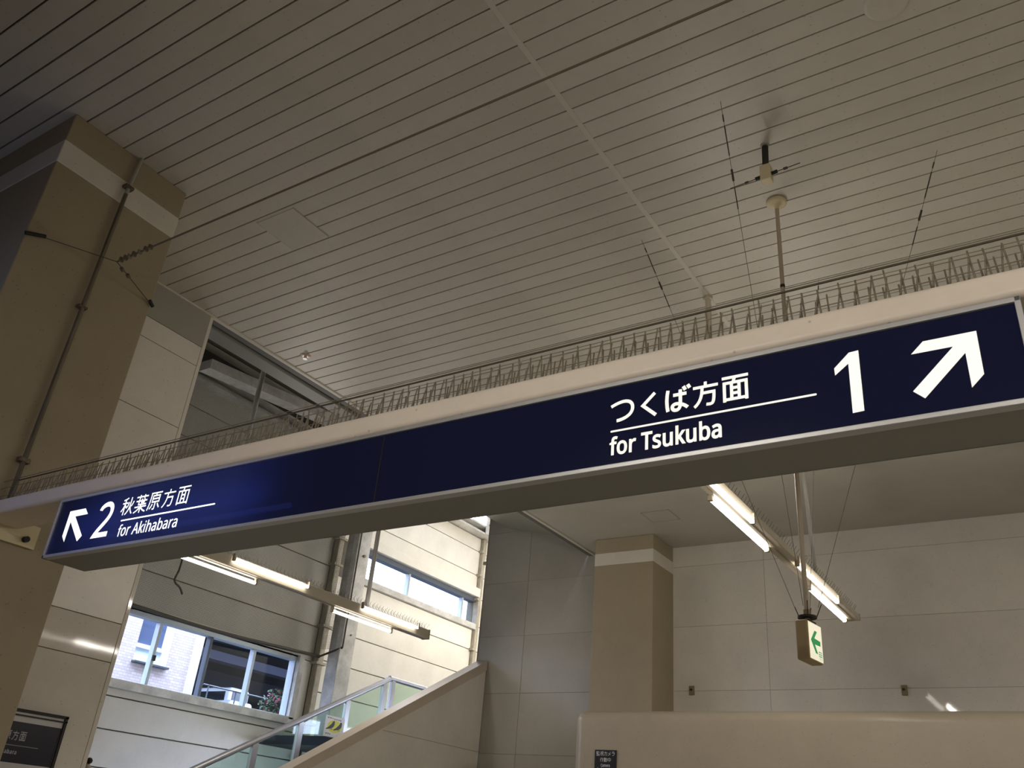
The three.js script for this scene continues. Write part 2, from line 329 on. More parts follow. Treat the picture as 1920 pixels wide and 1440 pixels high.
// lower window: frame, sill, four mullions, panes
{
  const z0 = 4.2, z1 = 8.36, y0 = 1.228, y1 = 1.93, ms = [4.8, 5.5, 6.24, 6.97, 7.66], parts = [];
  const edges = [z0, ...ms, z1];
  for (let i = 0; i < edges.length - 1; i++) parts.push(['pane', box(XO + 0.06, XO + 0.064, y0, y1, edges[i] + 0.015, edges[i + 1] - 0.015), M.glass]);
  ms.forEach((z, i) => parts.push(['mullion', box(XO + 0.02, XO + 0.1, y0, y1, z - 0.02, z + 0.02, 0.004, 1), i % 2 ? M.sashDark : M.sash]));
  parts.push(['sash_lock', box(XO - 0.005, XO + 0.02, 1.5, 1.56, 6.22, 6.26, 0.004), M.black]);
  parts.push(['window_sill', box(XO - 0.05, XO + 0.14, 1.14, 1.232, z0, 8.44, 0.008), M.steelWhite]);
  parts.push(['window_jamb', box(XO - 0.05, XO + 0.1, 1.2, 1.99, 8.36, 8.45, 0.004), M.steelWhite]);
  struct('window_1', merge([box(XO, XO + 0.12, 1.92, 1.99, z0, 8.45), box(XO + 0.01, XO + 0.12, 1.21, 1.24, z0, 8.45), box(XO + 0.01, XO + 0.12, 1.21, 1.95, 8.34, 8.38)]), M.sash, parts);
}
// upper window strip
{
  const y0 = 3.285, y1 = 3.66, ms = [10.4, 11.84], parts = [], edges = [9.36, ...ms, 12.2];
  for (let i = 0; i < 3; i++) parts.push(['pane', box(XO + 0.06, XO + 0.064, y0, y1, edges[i] + 0.02, edges[i + 1] - 0.02), M.glass]);
  for (const z of ms) parts.push(['mullion', box(XO + 0.02, XO + 0.1, y0, y1, z - 0.022, z + 0.022, 0.004, 1), M.sash]);
  parts.push(['window_sill', box(XO - 0.06, XO + 0.12, 3.19, 3.285, 9.2, 12.2, 0.008), M.steelWhite]);
  parts.push(['window_hood', box(XO - 0.07, XO + 0.05, 3.74, 3.89, 9.2, 12.2, 0.01), M.outer]);
  struct('window_2', merge([box(XO - 0.01, XO + 0.12, 3.655, 3.735, 9.2, 12.2), box(XO + 0.01, XO + 0.12, 3.27, 3.292, 9.2, 12.2)]), M.sashDark, parts);
}
// steel of the outer wall
thing('wall_column', 'white boxed steel column standing against the stair wall, window light on its side', 'column', [
  ['shaft', box(8.3, 8.5, -1.07, 5.5, 8.5, 8.757, 0.006), M.steelWhite],
  ['bolt', rod([8.3, 3.36, 8.65], [8.27, 3.36, 8.65], 0.02), M.spike], ['bolt', rod([8.3, 2.29, 8.65], [8.282, 2.29, 8.65], 0.012), M.spike],
]);
thing('wall_pipe', 'stained vertical steel channel beside the netted column', 'pipe', [
  ['channel', box(8.8, 8.9, -1.07, 5.0, 8.64, 8.74, 0.01), M.gutter],
  ...[0.75, 1.17, 1.93, 2.42, 2.86, 3.28, 3.66].map((y) => ['bracket', box(8.78, 8.92, y, y + 0.035, 8.6, 8.78, 0.004), M.gutter]),
]);
thing('wall_pilaster', 'rust-streaked vertical steel strip at the far end of the bright panels', 'column', [
  ['web', box(8.84, 8.95, -1.07, 4.78, 12.17, 12.26, 0.004), M.gutter],
  ...[1.2, 2.02, 2.86, 3.7, 4.12, 4.54].map((y) => ['clip', box(8.82, 8.92, y - 0.02, y + 0.02, 12.12, 12.2, 0.004), M.gutter]),
]);
one('roof_beam', 'white horizontal steel beam along the top of the panelled stair wall', 'beam', merge([box(8.7, 8.98, 4.79, 4.82, 2.8, 14), box(8.7, 8.98, 4.92, 4.95, 2.8, 14), box(8.86, 8.9, 4.8, 4.94, 2.8, 14)]), M.steelWhite);
one('roof_beam', 'thick pale roof beam with a cut end under the dark stairwell roof', 'beam', slab([[8.0, 4.57, 5.33], [8.0, 4.69, 5.33], [8.0, 5.06, 9.0], [8.0, 4.94, 9.0]], [0.2, 0, 0]), M.steelWhite);
one('upper_wall_board', 'dark olive board above the white beam in the stairwell', 'board', box(8.75, 8.85, 4.96, 5.2, 2.8, 8.8), mat('#403d34', 0.8, { map: grimeTex }));
thing('gusset_plate', 'pale bolted steel plate under the skylight at the wall end', 'plate', [
  ['plate', box(8.68, 8.7, 4.8, 5.5, 11.98, 12.23, 0.002), M.steelWhite],
  ...[0, 1, 2, 3, 4, 5].map((i) => ['bolt', rod([8.68, 4.98 + Math.floor(i / 2) * 0.13, 12.06 + (i % 2) * 0.09], [8.665, 4.98 + Math.floor(i / 2) * 0.13, 12.06 + (i % 2) * 0.09], 0.012, 8), M.spike]),
]);

// ---- tan pillars with a white band
function pillar(x0, x1, z0, z1, name, label, yb) {
  return thing(name, label, 'pillar', [
    ['shaft', box(x0, x1, -1.07, yb, z0, z1, 0.006), M.tan],
    ['band', box(x0 - 0.0015, x1, yb, yb + 0.124, z0 - 0.0015, z1 + 0.0015, 0.006), M.band],
    ['capital', box(x0, x1, yb + 0.124, H, z0, z1, 0.006), M.tan],
  ]);
}
pillar(3.42, 4.26, 1.268, 1.885, 'pillar', 'broad tan pillar with a white painted band, nearest on the left', 2.474);
pillar(3.39, 4.012, 7.39, 7.858, 'pillar', 'tan pillar with a white band in the far corner behind the low wall', 2.484);
thing('conduit', 'dark stained conduit running down the face of the near tan pillar', 'pipe', [
  ['pipe', rod([3.4, 2.52, 1.59], [3.4, 0.985, 1.577], 0.0095, 10), mat('#7d735e', 0.7, { map: rustTex })],
  ['upper_pipe', rod([3.405, 2.76, 1.607], [3.402, 2.5, 1.59], 0.009, 10), M.filler],
  ['clamp', box(3.388, 3.421, 2.553, 2.57, 1.57, 1.615, 0.003), M.rusty], ['clamp', box(3.388, 3.421, 1.885, 1.897, 1.562, 1.603, 0.003), M.rusty], ['clamp', box(3.388, 3.421, 1.165, 1.185, 1.555, 1.602, 0.005), M.rusty],
]);
// ---- low wall with rounded edges in front of the far wall
one('low_wall', 'cream low wall with rounded top edge in front of the far wall', 'low wall', box(-5.0, 3.875, -1.07, 1.075, 6.88, 7.9, 0.085, 6), M.low);

// ---- stair parapet, flight and glass rail
{
  const Z = (y) => 7.86 + (y - 1.727) / 0.522, Y = (z) => 1.727 + (z - 7.86) * 0.522, z0 = 2.75;
  thing('stair_parapet', 'cream sloping parapet wall of the stairs with a thick coping', 'parapet', [
    ['wall', prismX([[7.85, -1.07], [7.85, Y(7.85) - 0.1], [Z(-1.0), -1.07]], 5.51, 5.63), M.panel],
    ['coping', prismX([[Z(-0.95), -1.02], [7.85, Y(7.85) - 0.1], [7.85, Y(7.85)], [Z(-0.85), -0.85]], 5.497, 5.643), mat('#cfc2b0', 0.3, { map: paintTex })],
    ['joint_strip', box(5.5085, 5.512, 0.8195, 0.8245, 6.35, 7.85), M.joint], ['joint_strip', box(5.5085, 5.512, 0.2395, 0.2445, 5.25, 7.85), M.joint],
  ]);
  // flight and landing, out of sight below the parapet
  const steps = [], n = 22, top = 0.95;
  for (let i = 0; i < n; i++) { const y = -1.07 + (i + 1) * (top + 1.07) / n, z = 4.0 + i * 0.178; steps.push(['tread', box(5.65, 6.95, y - (top + 1.07) / n, y, z, z + 0.2, 0.004), M.concrete]); }
  steps.push(['landing', box(5.65, 8.8, top - 0.1, top, 7.9, 14), M.concrete]);
  struct('stairs', slab([[5.65, -1.2, 4.0], [6.95, -1.2, 4.0], [6.95, 0.85, 7.95], [5.65, 0.85, 7.95]], [0, -0.1, 0]), M.concrete, steps);
  // glass rail at x = 7
  const g = [], XG = 7.0, R = (z) => 1.617 + (z - 8.09) * 0.4985, zs = [3.9, 4.5, 5.07, 5.65, 6.245, 6.79, 7.42, 7.98];
  g.push(['handrail', rod([XG, R(3.8), 3.8], [XG, R(8.06), 8.06], 0.03, 12), M.alu], ['handrail', rod([XG, 1.61, 8.05], [XG, 1.61, 12], 0.03, 12), M.alu]);
  zs.forEach((z, i) => { g.push(['post', box(XG - 0.02, XG + 0.02, R(z) - 0.62, R(z) - 0.02, z - 0.035, z + 0.035, 0.004), M.alu]);
    const a = z, b = zs[i + 1] ?? 8.09; g.push(['glass_panel', slab([[XG, R(a) - 0.03, a + 0.03], [XG, R(a) - 0.6, a + 0.03], [XG, R(b) - 0.6, b - 0.03], [XG, R(b) - 0.03, b - 0.03]], [0.004, 0, 0]), M.railGlass]); });
  for (const z of [8.12, 8.87, 9.62]) { g.push(['post', box(XG - 0.02, XG + 0.02, 0.95, 1.6, z - 0.03, z + 0.03, 0.004), M.alu]); g.push(['glass_panel', box(XG - 0.002, XG + 0.002, 1.0, 1.58, z + 0.04, z + 0.71), M.railGlass]); }
  thing('stair_rail', 'stair railing of greenish glass panels with aluminium posts and handrail', 'railing', g);
  one('wall_handrail', 'short grey handrail end at the foot of the white panel', 'handrail', path([[4.5, -0.35, 3.3], [4.5, 0.1, 3.02], [4.5, 0.2, 2.92], [4.44, 0.21, 2.9]], 0.016, 8, 20), M.gutter);
}
// ---- bird net in front of the stair wall: two hung sheets and their bottom rope
{
  const rope = [[8.6, 1.95, 2.9], [8.6, 1.94, 5.6], [8.6, 1.925, 6.7], [8.6, 1.985, 8.45]];
  const sheet = slab([[8.6, 1.94, 2.9], [8.6, 4.9, 2.9], [8.6, 4.9, 8.46], [8.6, 1.97, 8.46]], [0.0005, 0, 0]);
  const back = slab([[8.6, 1.97, 8.46], [8.6, 4.9, 8.46], [8.67, 4.9, 8.93], [8.67, 2.2, 8.93]], [0.0004, 0, -0.0004]);
  thing('bird_net', 'dark fine bird net hung over the stair wall and column above the window', 'net', [
    ['net_sheet', face([8.6, 4.9, 8.46], [8.6, 4.9, 2.9], [8.6, 1.96, 8.46]), M.net], ['net_sheet', face([8.28, 4.9, 8.52], [8.6, 4.9, 8.46], [8.28, 2.08, 8.52]), M.net],
    ['edge_rope', path(rope, 0.022, 6, 60), M.wire], ['edge_rope', rod([8.6, 1.985, 8.45], [8.28, 2.105, 8.52], 0.014), M.wire], ['edge_rope', rod([8.28, 2.1, 8.52], [8.28, 4.9, 8.52], 0.01), M.wire],
    ['tie_cord', path([[8.58, 2.65, 6.04], [8.57, 2.45, 6.03], [8.57, 2.31, 6.01], [8.57, 2.26, 6.1], [8.57, 2.2, 6.15]], 0.012, 5, 20), M.wire],
  ]);
  // uv of the net in metres
  scene.getObjectByName('bird_net').children.slice(0, 2).forEach((m) => { const p = m.geometry.attributes.position, uv = m.geometry.attributes.uv; for (let i = 0; i < p.count; i++) uv.setXY(i, p.getZ(i) + p.getX(i) * 0.97, p.getY(i)); });
}

// ================================================================ SIGN BEAM AND SIGN
one('sign_beam', 'long cream beam with rounded edges carrying the dark station sign', 'beam', box(-1.6, 3.42, 0.918, 0.977, 1.503, 1.66, 0.014, 4), M.beam);
thing('beam_bracket', 'cream corner plate bolted under the beam on the near pillar', 'bracket', [
  ['plate', slab([[3.405, 0.95, 1.735], [3.405, 0.862, 1.735], [3.405, 0.862, 1.42], [3.405, 0.95, 1.42]], [0.014, 0, 0]), M.ivory],
  ['bolt', rod([3.405, 0.888, 1.688], [3.385, 0.888, 1.688], 0.012, 8), M.dark],
]);
{
  const X0 = 0.003, X1 = 2.8715, Y0 = 0.708, Y1 = 0.912, Z0 = 1.5, Z1 = 1.655, XM = 1.4375;
  const ppu = 1430, W = Math.round((XM - 0.014) * ppu), Hh = Math.round(0.184 * ppu);
  // measured on the photograph in units of twice this plan: (3 / 1.5)
  const draw = (left, right, back) => canvasTex(W, Hh, (x) => {
    const px = (X) => (left - X / 2) * ppu, py = (Y) => (0.903 - Y / 2) * ppu, u = ppu / 2;
    x.fillStyle = back; x.fillRect(0, 0, W, Hh); x.fillStyle = x.strokeStyle = '#fffdf2';
    const poly = (p) => { x.beginPath(); p.forEach(([a, b], i) => (i ? x.lineTo(px(a), py(b)) : x.moveTo(px(a), py(b)))); x.closePath(); x.fill(); };
    const arrow = [[0.377, 1.682], [0.332, 1.726], [0.158, 1.726], [0.159, 1.553], [0.203, 1.509], [0.204, 1.647], [0.352, 1.499], [0.388, 1.534], [0.239, 1.681]];
    if (right) {
      poly(arrow);
      poly([[0.646, 1.686], [0.588, 1.741], [0.553, 1.743], [0.556, 1.491], [0.597, 1.489], [0.594, 1.694], [0.645, 1.655]]);
      glyphs(x, 'つくば方面', px(1.59), py(1.745), 0.1245 * u, 0.119 * u, 0.119 * u, 11.5);
      x.lineWidth = 0.009 * u; x.lineCap = 'round'; x.beginPath(); x.moveTo(px(1.577), py(1.591)); x.lineTo(px(0.722), py(1.592)); x.stroke();
      latin(x, 'for Tsukuba', px(1.583), py(1.484), 0.497 * u, 0.105 * u, '');
    } else {
      poly(arrow.map(([a, b]) => [5.757 - a, b + 0.002]));
      x.lineCap = 'butt'; x.lineWidth = 0.033 * u; x.lineJoin = 'miter';
      const q = (a, b) => [px(a), py(b)];
      x.beginPath(); x.moveTo(...q(5.236, 1.688)); x.bezierCurveTo(...q(5.225, 1.735), ...q(5.115, 1.745), ...q(5.115, 1.672)); x.bezierCurveTo(...q(5.115, 1.615), ...q(5.2, 1.575), ...q(5.236, 1.52)); x.lineTo(...q(5.095, 1.52)); x.stroke();
      glyphs(x, '秋葉原方面', px(5.025), py(1.747), 0.1345 * u, 0.12 * u, 0.122 * u, 7.6);
      x.lineWidth = 0.009 * u; x.lineCap = 'round'; x.beginPath(); x.moveTo(px(4.98), py(1.591)); x.lineTo(px(4.106), py(1.591)); x.stroke();
      latin(x, 'for Akihabara', px(4.982), py(1.486), 0.58 * u, 0.1 * u, '', 0.006);
    }
  });
  const lit = (left, right) => new THREE.MeshPhysicalMaterial({ map: draw(left, right, '#0b1138'), emissiveMap: draw(left, right, '#060816'), emissive: new THREE.Color().setRGB(1, 0.97, 0.87), emissiveIntensity: 0.42, roughness: 0.85, transmission: 0.35, thickness: 0, specularIntensity: 0.2, clearcoat: 0.4, clearcoatRoughness: 0.12 });
  const fr = 0.0105, frame = merge([box(X0, X1, Y1 - fr, Y1, Z0 - 0.004, Z0 + 0.02, 0.0015, 1), box(X0, X1, Y0, Y0 + fr, Z0 - 0.004, Z0 + 0.02, 0.0015, 1), box(X0, X0 + fr, Y0, Y1, Z0 - 0.004, Z0 + 0.02, 0.0015, 1), box(X1 - fr, X1, Y0, Y1, Z0 - 0.004, Z0 + 0.02, 0.0015, 1)]);
  const sign = thing('hanging_sign', 'long dark blue lit station sign with platform numbers 1 and 2 and arrows', 'sign', [
    ['case', merge([box(X0 + 0.001, X1 - 0.001, Y0 + 0.001, Y1 - 0.001, Z1 - 0.004, Z1), box(X0 + 0.001, X1 - 0.001, Y0 + 0.001, Y0 + 0.006, Z0 + 0.003, Z1 - 0.003), box(X0 + 0.001, X1 - 0.001, Y1 - 0.006, Y1 - 0.001, Z0 + 0.003, Z1 - 0.003), box(X0 + 0.001, X0 + 0.006, Y0 + 0.001, Y1 - 0.001, Z0 + 0.003, Z1 - 0.003), box(X1 - 0.006, X1 - 0.001, Y0 + 0.001, Y1 - 0.001, Z0 + 0.003, Z1 - 0.003)]), M.signCase],
    ['backlight_tube', rod([2.75, 0.8, Z0 + 0.1], [1.85, 0.8, Z0 + 0.1], 0.008, 12), M.tube],
    ['frame', frame, M.alu],
    ['sign_face', face([XM - 0.0012, 0.903, Z0 + 0.002], [0.0135, 0.903, Z0 + 0.002], [XM - 0.0012, 0.719, Z0 + 0.002]), lit(XM, true), { label: 'right half of the sign face with the arrow to platform 1' }],
    ['sign_face', face([2.861, 0.903, Z0 + 0.002], [XM + 0.0012, 0.903, Z0 + 0.002], [2.861, 0.719, Z0 + 0.002]), lit(2.861, false), { label: 'left half of the sign face with the arrow to platform 2' }],
    ['joint', box(XM - 0.0016, XM + 0.0016, 0.719, 0.903, Z0 + 0.001, Z0 + 0.0055), M.black],
  ]);
  const l = new THREE.RectAreaLight(new THREE.Color().setRGB(0.8, 0.9, 1), BACKLIGHT, 0.9 * S, 0.016 * S), at = V(2.3, 0.8, Z0 + 0.09);
  l.position.copy(at).sub(sign.position); sign.add(l); l.lookAt(at.clone().add(new THREE.Vector3(0, 0, -1)));
}
// ---- bird spikes along the beam top: strips of ten clusters, wires strung above them
{
  const base = new THREE.CylinderGeometry(0.0018 * S, 0.0023 * S, 1, 5), strip = 0.61, pitch = 0.0305, parts = [];
  const prong = (x, y, z, dx, dy, dz) => {
    const d = new THREE.Vector3(dx, dy, dz).multiplyScalar(S), L = d.length(), q = new THREE.Quaternion().setFromUnitVectors(new THREE.Vector3(0, 1, 0), d.clone().normalize()), e = new THREE.Euler().setFromQuaternion(q);
    parts.push(['prong', base, M.spike, { at: V(x + dx / 2, y + dy / 2, z + dz / 2), turn: [e.x, e.y, e.z], scale: [1, L, 1] }]);
  };
  const x0 = 2.772, y = 0.979;
  parts.push(['base_strip', box(x0 + 0.003, x0 + strip - 0.003, 0.976, 0.981, 1.545, 1.61, 0.001, 1), M.spike]);
  for (let i = 0; i < 20; i++) {
    const x = x0 + (i + 0.44) * 0.0296, j = (k = 0.003) => rr(-k, k);
    prong(x + 0.006 + j(), y, 1.572, 0.008 + j(), 0.1 + j(), 0.002 + j(0.006));
    prong(x - 0.009 + j(), y, 1.598, 0.006 + j(), 0.096 + j(0.006), 0.014 + j(0.008));
    prong(x + 0.0225 + j(0.002), y, 1.562, -0.0105 + j(0.002), 0.086 + j(0.009), 0.008 + j(0.004));
  }
  const spots = ['on the beam against the tan pillar', 'on the beam above the numeral 2', 'on the beam above the bare blue area', 'on the beam above the face joint', 'on the beam above the white line', 'on the beam above the large right arrow'];
  const s = thing('bird_spike_strip', 'strip of steel bird spikes ' + spots[0], 'bird spikes', parts, 'bird spike strips along the sign beam');
  for (let k = 1; k < 6; k++) again(s, -k * strip, 0, 0, 'strip of steel bird spikes ' + spots[k]);
  one('bird_wire', 'thick dark wire strung along the tips of the beam spikes', 'wire', rod([3.42, 1.093, 1.585], [-1.6, 1.1, 1.585], 0.0026, 6), mat('#5a5244', 0.7));
  one('bird_wire', 'upper thin wire strung through the beam spikes', 'wire', rod([3.42, 1.075, 1.545], [-1.6, 1.078, 1.545], 0.0012, 5), M.spike);
  one('bird_wire', 'middle thin wire strung through the beam spikes', 'wire', rod([3.42, 1.045, 1.545], [-1.6, 1.048, 1.545], 0.0012, 5), M.spike);
  one('bird_wire', 'lowest thin wire strung through the beam spikes', 'wire', rod([3.42, 1.012, 1.545], [-1.6, 1.014, 1.545], 0.0012, 5), M.spike);
}
// ---- wire with a bridle, tied to the near pillar
thing('stay_cable', 'long dark cable under the ceiling tied by a bridle to the near pillar', 'cable', [
  ['cable', rod([3.26, 2.09, 1.59], [-2, 2.085, 1.595], 0.0042, 6), M.cable],
  ['bridle', rod([3.26, 2.09, 1.59], [3.405, 2.098, 1.345], 0.0018, 5), M.wire], ['bridle', rod([3.26, 2.09, 1.59], [3.405, 2.086, 1.87], 0.0022, 5), M.wire],
  ['sleeve', rod([3.41, 2.072, 1.262], [3.4, 2.1, 1.338], 0.0085, 8), M.black], ['sleeve', rod([3.41, 2.08, 1.892], [3.4, 2.094, 1.862], 0.0085, 8), M.black],
  ...[[3.23, 1], [3.2, 1], [3.17, 0], [3.14, 1], [3.1, 0], [3.06, 1], [3.03, 1]].map(([x, k]) => ['wire_clip', box(x - 0.006, x + 0.006, 2.082, 2.099 + k * 0.003, 1.58, 1.6, 0.002, 1), k ? M.rusty : M.spike]),
  ['wire_clip', rod([3.285, 2.09, 1.63], [3.295, 2.09, 1.645], 0.009, 6), M.rusty], ['wire_clip', rod([3.305, 2.09, 1.675], [3.315, 2.09, 1.69], 0.009, 6), M.rusty],
]);
// ---- hanging wire anchor below the ceiling
thing('wire_anchor', 'ivory wire anchor hanging from the ceiling on a dark taped stem', 'anchor', [
  ['flange', rod([0.805, H, 2.86], [0.805, H - 0.006, 2.86], 0.019, 14), M.filler],
  ['stem', rod([0.805, H - 0.01, 2.86], [0.808, 2.615, 2.86], 0.0135, 10), M.dark],
  ['body', box(0.785, 0.829, 2.548, 2.628, 2.838, 2.882, 0.004, 2), M.ivory],
  ['sleeve', rod([0.829, 2.582, 2.86], [0.854, 2.58, 2.86], 0.008, 8), M.black], ['sleeve', rod([0.785, 2.584, 2.86], [0.76, 2.586, 2.86], 0.008, 8), M.black],
  ['wire', rod([0.85, 2.58, 2.86], [0.965, 2.572, 2.86], 0.002, 5), M.wire], ['wire', rod([0.765, 2.586, 2.86], [0.665, 2.592, 2.86], 0.002, 5), M.wire],
  ['knot', rod([0.885, 2.578, 2.86], [0.9, 2.577, 2.86], 0.005, 6), M.wire], ['knot', rod([0.735, 2.588, 2.86], [0.718, 2.589, 2.86], 0.006, 6), M.wire],
]);
// ---- exit sign on its rod, with four stay wires to the ceiling
{
  const X = 0.876, Z = 3.237, top = 0.815;
  thing('ceiling_rod', 'thin cream ceiling rod with a round flange holding the green exit sign', 'rod', [
    ['flange', new THREE.LatheGeometry([[0.0, 0], [0.046, 0], [0.046, -0.014], [0.036, -0.022], [0.012, -0.03], [0.009, -0.05], [0, -0.05]].map(([a, b]) => new THREE.Vector2(a * S, b * S)), 28).translate(X * S, EY + H * S, Z * S).toNonIndexed(), M.ivory],
    ['pole', rod([X, H - 0.03, Z], [X, top, Z], 0.0095, 12), mat('#c7b7a0', 0.45, { map: grimeTex })],
    ['collar', rod([X, 2.28, Z], [X, 2.265, Z], 0.0105, 10), M.dark],
    ['ring_plate', rod([X, top + 0.012, Z], [X, top + 0.004, Z], 0.034, 18), M.dark], ['socket', rod([X, top + 0.035, Z], [X, top + 0.01, Z], 0.013, 12), M.brownPlate],
    ...[[0.04, 0.02], [-0.04, 0.01], [0.0, 0.045], [-0.015, -0.045]].map(([a, b]) => ['guard_pin', rod([X + a * 0.8, top + 0.01, Z + b * 0.8], [X + a * 1.25, top + 0.055, Z + b * 1.25], 0.0018, 5), M.dark]),
  ]);
  const stays = [['stay wire slanting from the planked ceiling on the camera side of the exit rod', [0.881, H, 2.537]], ['stay wire with dark turnbuckles left of the exit rod', [1.556, H, 3.225]], ['stay wire right of the exit rod, slanting down from the planks', [0.184, H, 3.219]], ['stay wire behind the exit rod, mostly hidden by the sign', [0.876, H, 3.93]]];
  stays.forEach(([label, p]) => {
    const e = [X + (p[0] - X) * 0.06, top + 0.04, Z + (p[2] - Z) * 0.06], at = (t) => [p[0] + (e[0] - p[0]) * t, p[1] + (e[1] - p[1]) * t, p[2] + (e[2] - p[2]) * t];
    const parts = [['wire', rod(p, e, 0.0011, 5), M.cable]];
    for (const [a, b, r] of [[0.03, 0.045, 0.004], [0.055, 0.12, 0.0034], [0.15, 0.175, 0.006], [0.19, 0.235, 0.003]]) parts.push(['turnbuckle', rod(at(a), at(b), r * 0.75, 6), M.wire]);
    thing('stay_wire', label, 'wire', parts);
  });
  // lit box, turned a little towards the hall
  const t = canvasTex(256, 290, (x, w, h) => {
    x.fillStyle = '#fff9e4'; x.fillRect(0, 0, w, h); x.fillStyle = '#078a45';
    const P = [[0.13, 0.49], [0.46, 0.19], [0.65, 0.197], [0.41, 0.41], [0.867, 0.43], [0.86, 0.565], [0.42, 0.577], [0.62, 0.814], [0.45, 0.807]];
    x.beginPath(); P.forEach(([a, b], i) => (i ? x.lineTo(a * w, b * h) : x.moveTo(a * w, b * h))); x.fill();
    x.strokeStyle = '#3f9a6a'; x.lineWidth = 7; x.strokeRect(0.7 * w, 0.735 * h, 0.21 * w, 0.06 * h); x.strokeRect(0.7 * w, 0.795 * h, 0.21 * w, 0.055 * h); x.beginPath(); x.moveTo(0.76 * w, 0.85 * h); x.lineTo(0.76 * w, 0.95 * h); x.moveTo(0.9 * w, 0.85 * h); x.lineTo(0.9 * w, 0.95 * h); x.stroke();
  });
  const faceM = new THREE.MeshPhysicalMaterial({ map: t, emissiveMap: t, emissive: new THREE.Color().setRGB(1, 1, 0.92), emissiveIntensity: 0.19, roughness: 0.4, specularIntensity: 0.3 });
  const a = -0.13, g = new THREE.Group(), w = 0.123, h = 0.14, d = 0.047, o = V(X, top - h - 0.012, Z);
  g.name = numbered('exit_sign'); g.position.copy(o); g.rotation.y = a; g.userData = { label: 'small lit box with a green arrow hanging from the ceiling rod', category: 'sign' };
  const loc = (x0, x1, y0, y1, z0, z1, r) => new RoundedBoxGeometry((x1 - x0) * S, (y1 - y0) * S, (z1 - z0) * S, 3, r * S).translate((x0 + x1) / 2 * S, (y0 + y1) / 2 * S, (z0 + z1) / 2 * S);
  const part = (n, geo, m, l) => { const e = new THREE.Mesh(geo, m); e.name = n; if (l) e.userData.label = l; g.add(e); };
  part('case', loc(-d / 2, d / 2, 0, h, -w / 2, w / 2, 0.008), M.ivoryDark);
  const f = new THREE.PlaneGeometry((w - 0.012) * S, (h - 0.012) * S).rotateY(-Math.PI / 2).translate((-d / 2 - 0.0008) * S, h / 2 * S, 0);
  part('sign_face', f, faceM, 'cream lit face with a green arrow');
  part('cap', loc(-0.02, 0.02, h - 0.003, h + 0.006, -0.03, 0.03, 0.003), M.dark);
  scene.add(g);
}
// ---- small ceiling fittings
thing('sprinkler_head', 'small round chrome sprinkler rosette flush in the planked ceiling', 'sprinkler', [
  ['rosette', new THREE.LatheGeometry([[0, -0.004], [0.014, -0.008], [0.03, -0.006], [0.038, 0]].map(([a, b]) => new THREE.Vector2(a * S, b * S)), 24).translate(4.053 * S, EY + H * S, 3.369 * S).toNonIndexed(), mat('#d9c4b0', 0.35, { metalness: 0.3 })],
  ['head', rod([4.053, H - 0.004, 3.369], [4.053, H - 0.022, 3.369], 0.009, 10), M.alu], ['deflector', rod([4.053, H - 0.022, 3.369], [4.053, H - 0.025, 3.369], 0.016, 12), M.alu],
]);
one('ceiling_speaker', 'pale round disc flush in the planked ceiling at the top of the view', 'speaker', new THREE.LatheGeometry([[0, -0.012], [0.062, -0.012], [0.074, -0.008], [0.078, 0]].map(([a, b]) => new THREE.Vector2(a * S, b * S)), 36).translate(0.206 * S, EY + H * S, 2.37 * S).toNonIndexed(), M.plankC);
for (const [x, y, w] of [[3.209, 1.393, 0.05], [1.398, 1.373, 0.046]]) thing('wall_plate', x > 2 ? 'small brown wall plate beside the far tan pillar' : 'small dark brown wall plate right of the green arrow sign', 'wall plate', [
  ['plate', box(x - w / 2, x + w / 2, y - 0.04, y + 0.04, 7.846, 7.858, 0.003), M.brownPlate], ['knob', rod([x + 0.004, y + 0.006, 7.846], [x + 0.004, y + 0.006, 7.838], 0.01, 10), M.dark],
]);

// ================================================================ LAMPS
function tubeLight(parent, o, x, y, z0, z1, side, downOnly) {             // a tube, its two holders, its lights
  const L = (z1 - z0) * S, r = 0.0135;
  const t = new THREE.Mesh(rod([x, y, z0], [x, y, z1], r, 14).translate(-o.x, -o.y, -o.z), M.tube); t.name = 'fluorescent_tube'; parent.add(t);
  for (const z of [z0, z1]) { const h = new THREE.Mesh(box(x - 0.013, x + 0.013, y - 0.014, y + 0.045, z - (z === z0 ? 0.022 : 0), z + (z === z0 ? 0 : 0.022), 0.003).translate(-o.x, -o.y, -o.z), M.fittingEnd); h.name = 'tube_holder'; parent.add(h); }
  for (const up of downOnly ? [-1] : [-1, 0.45]) {
    const l = new THREE.RectAreaLight(new THREE.Color().setRGB(...TUBE_COLOR), TUBE_LIGHT, L, 2 * r * S), d = new THREE.Vector3(side, up, 0).normalize();
    l.position.copy(V(x, y, (z0 + z1) / 2)).sub(o).addScaledVector(d, r * S + 0.002);
    parent.add(l); l.userData.aim = d;
  }
}
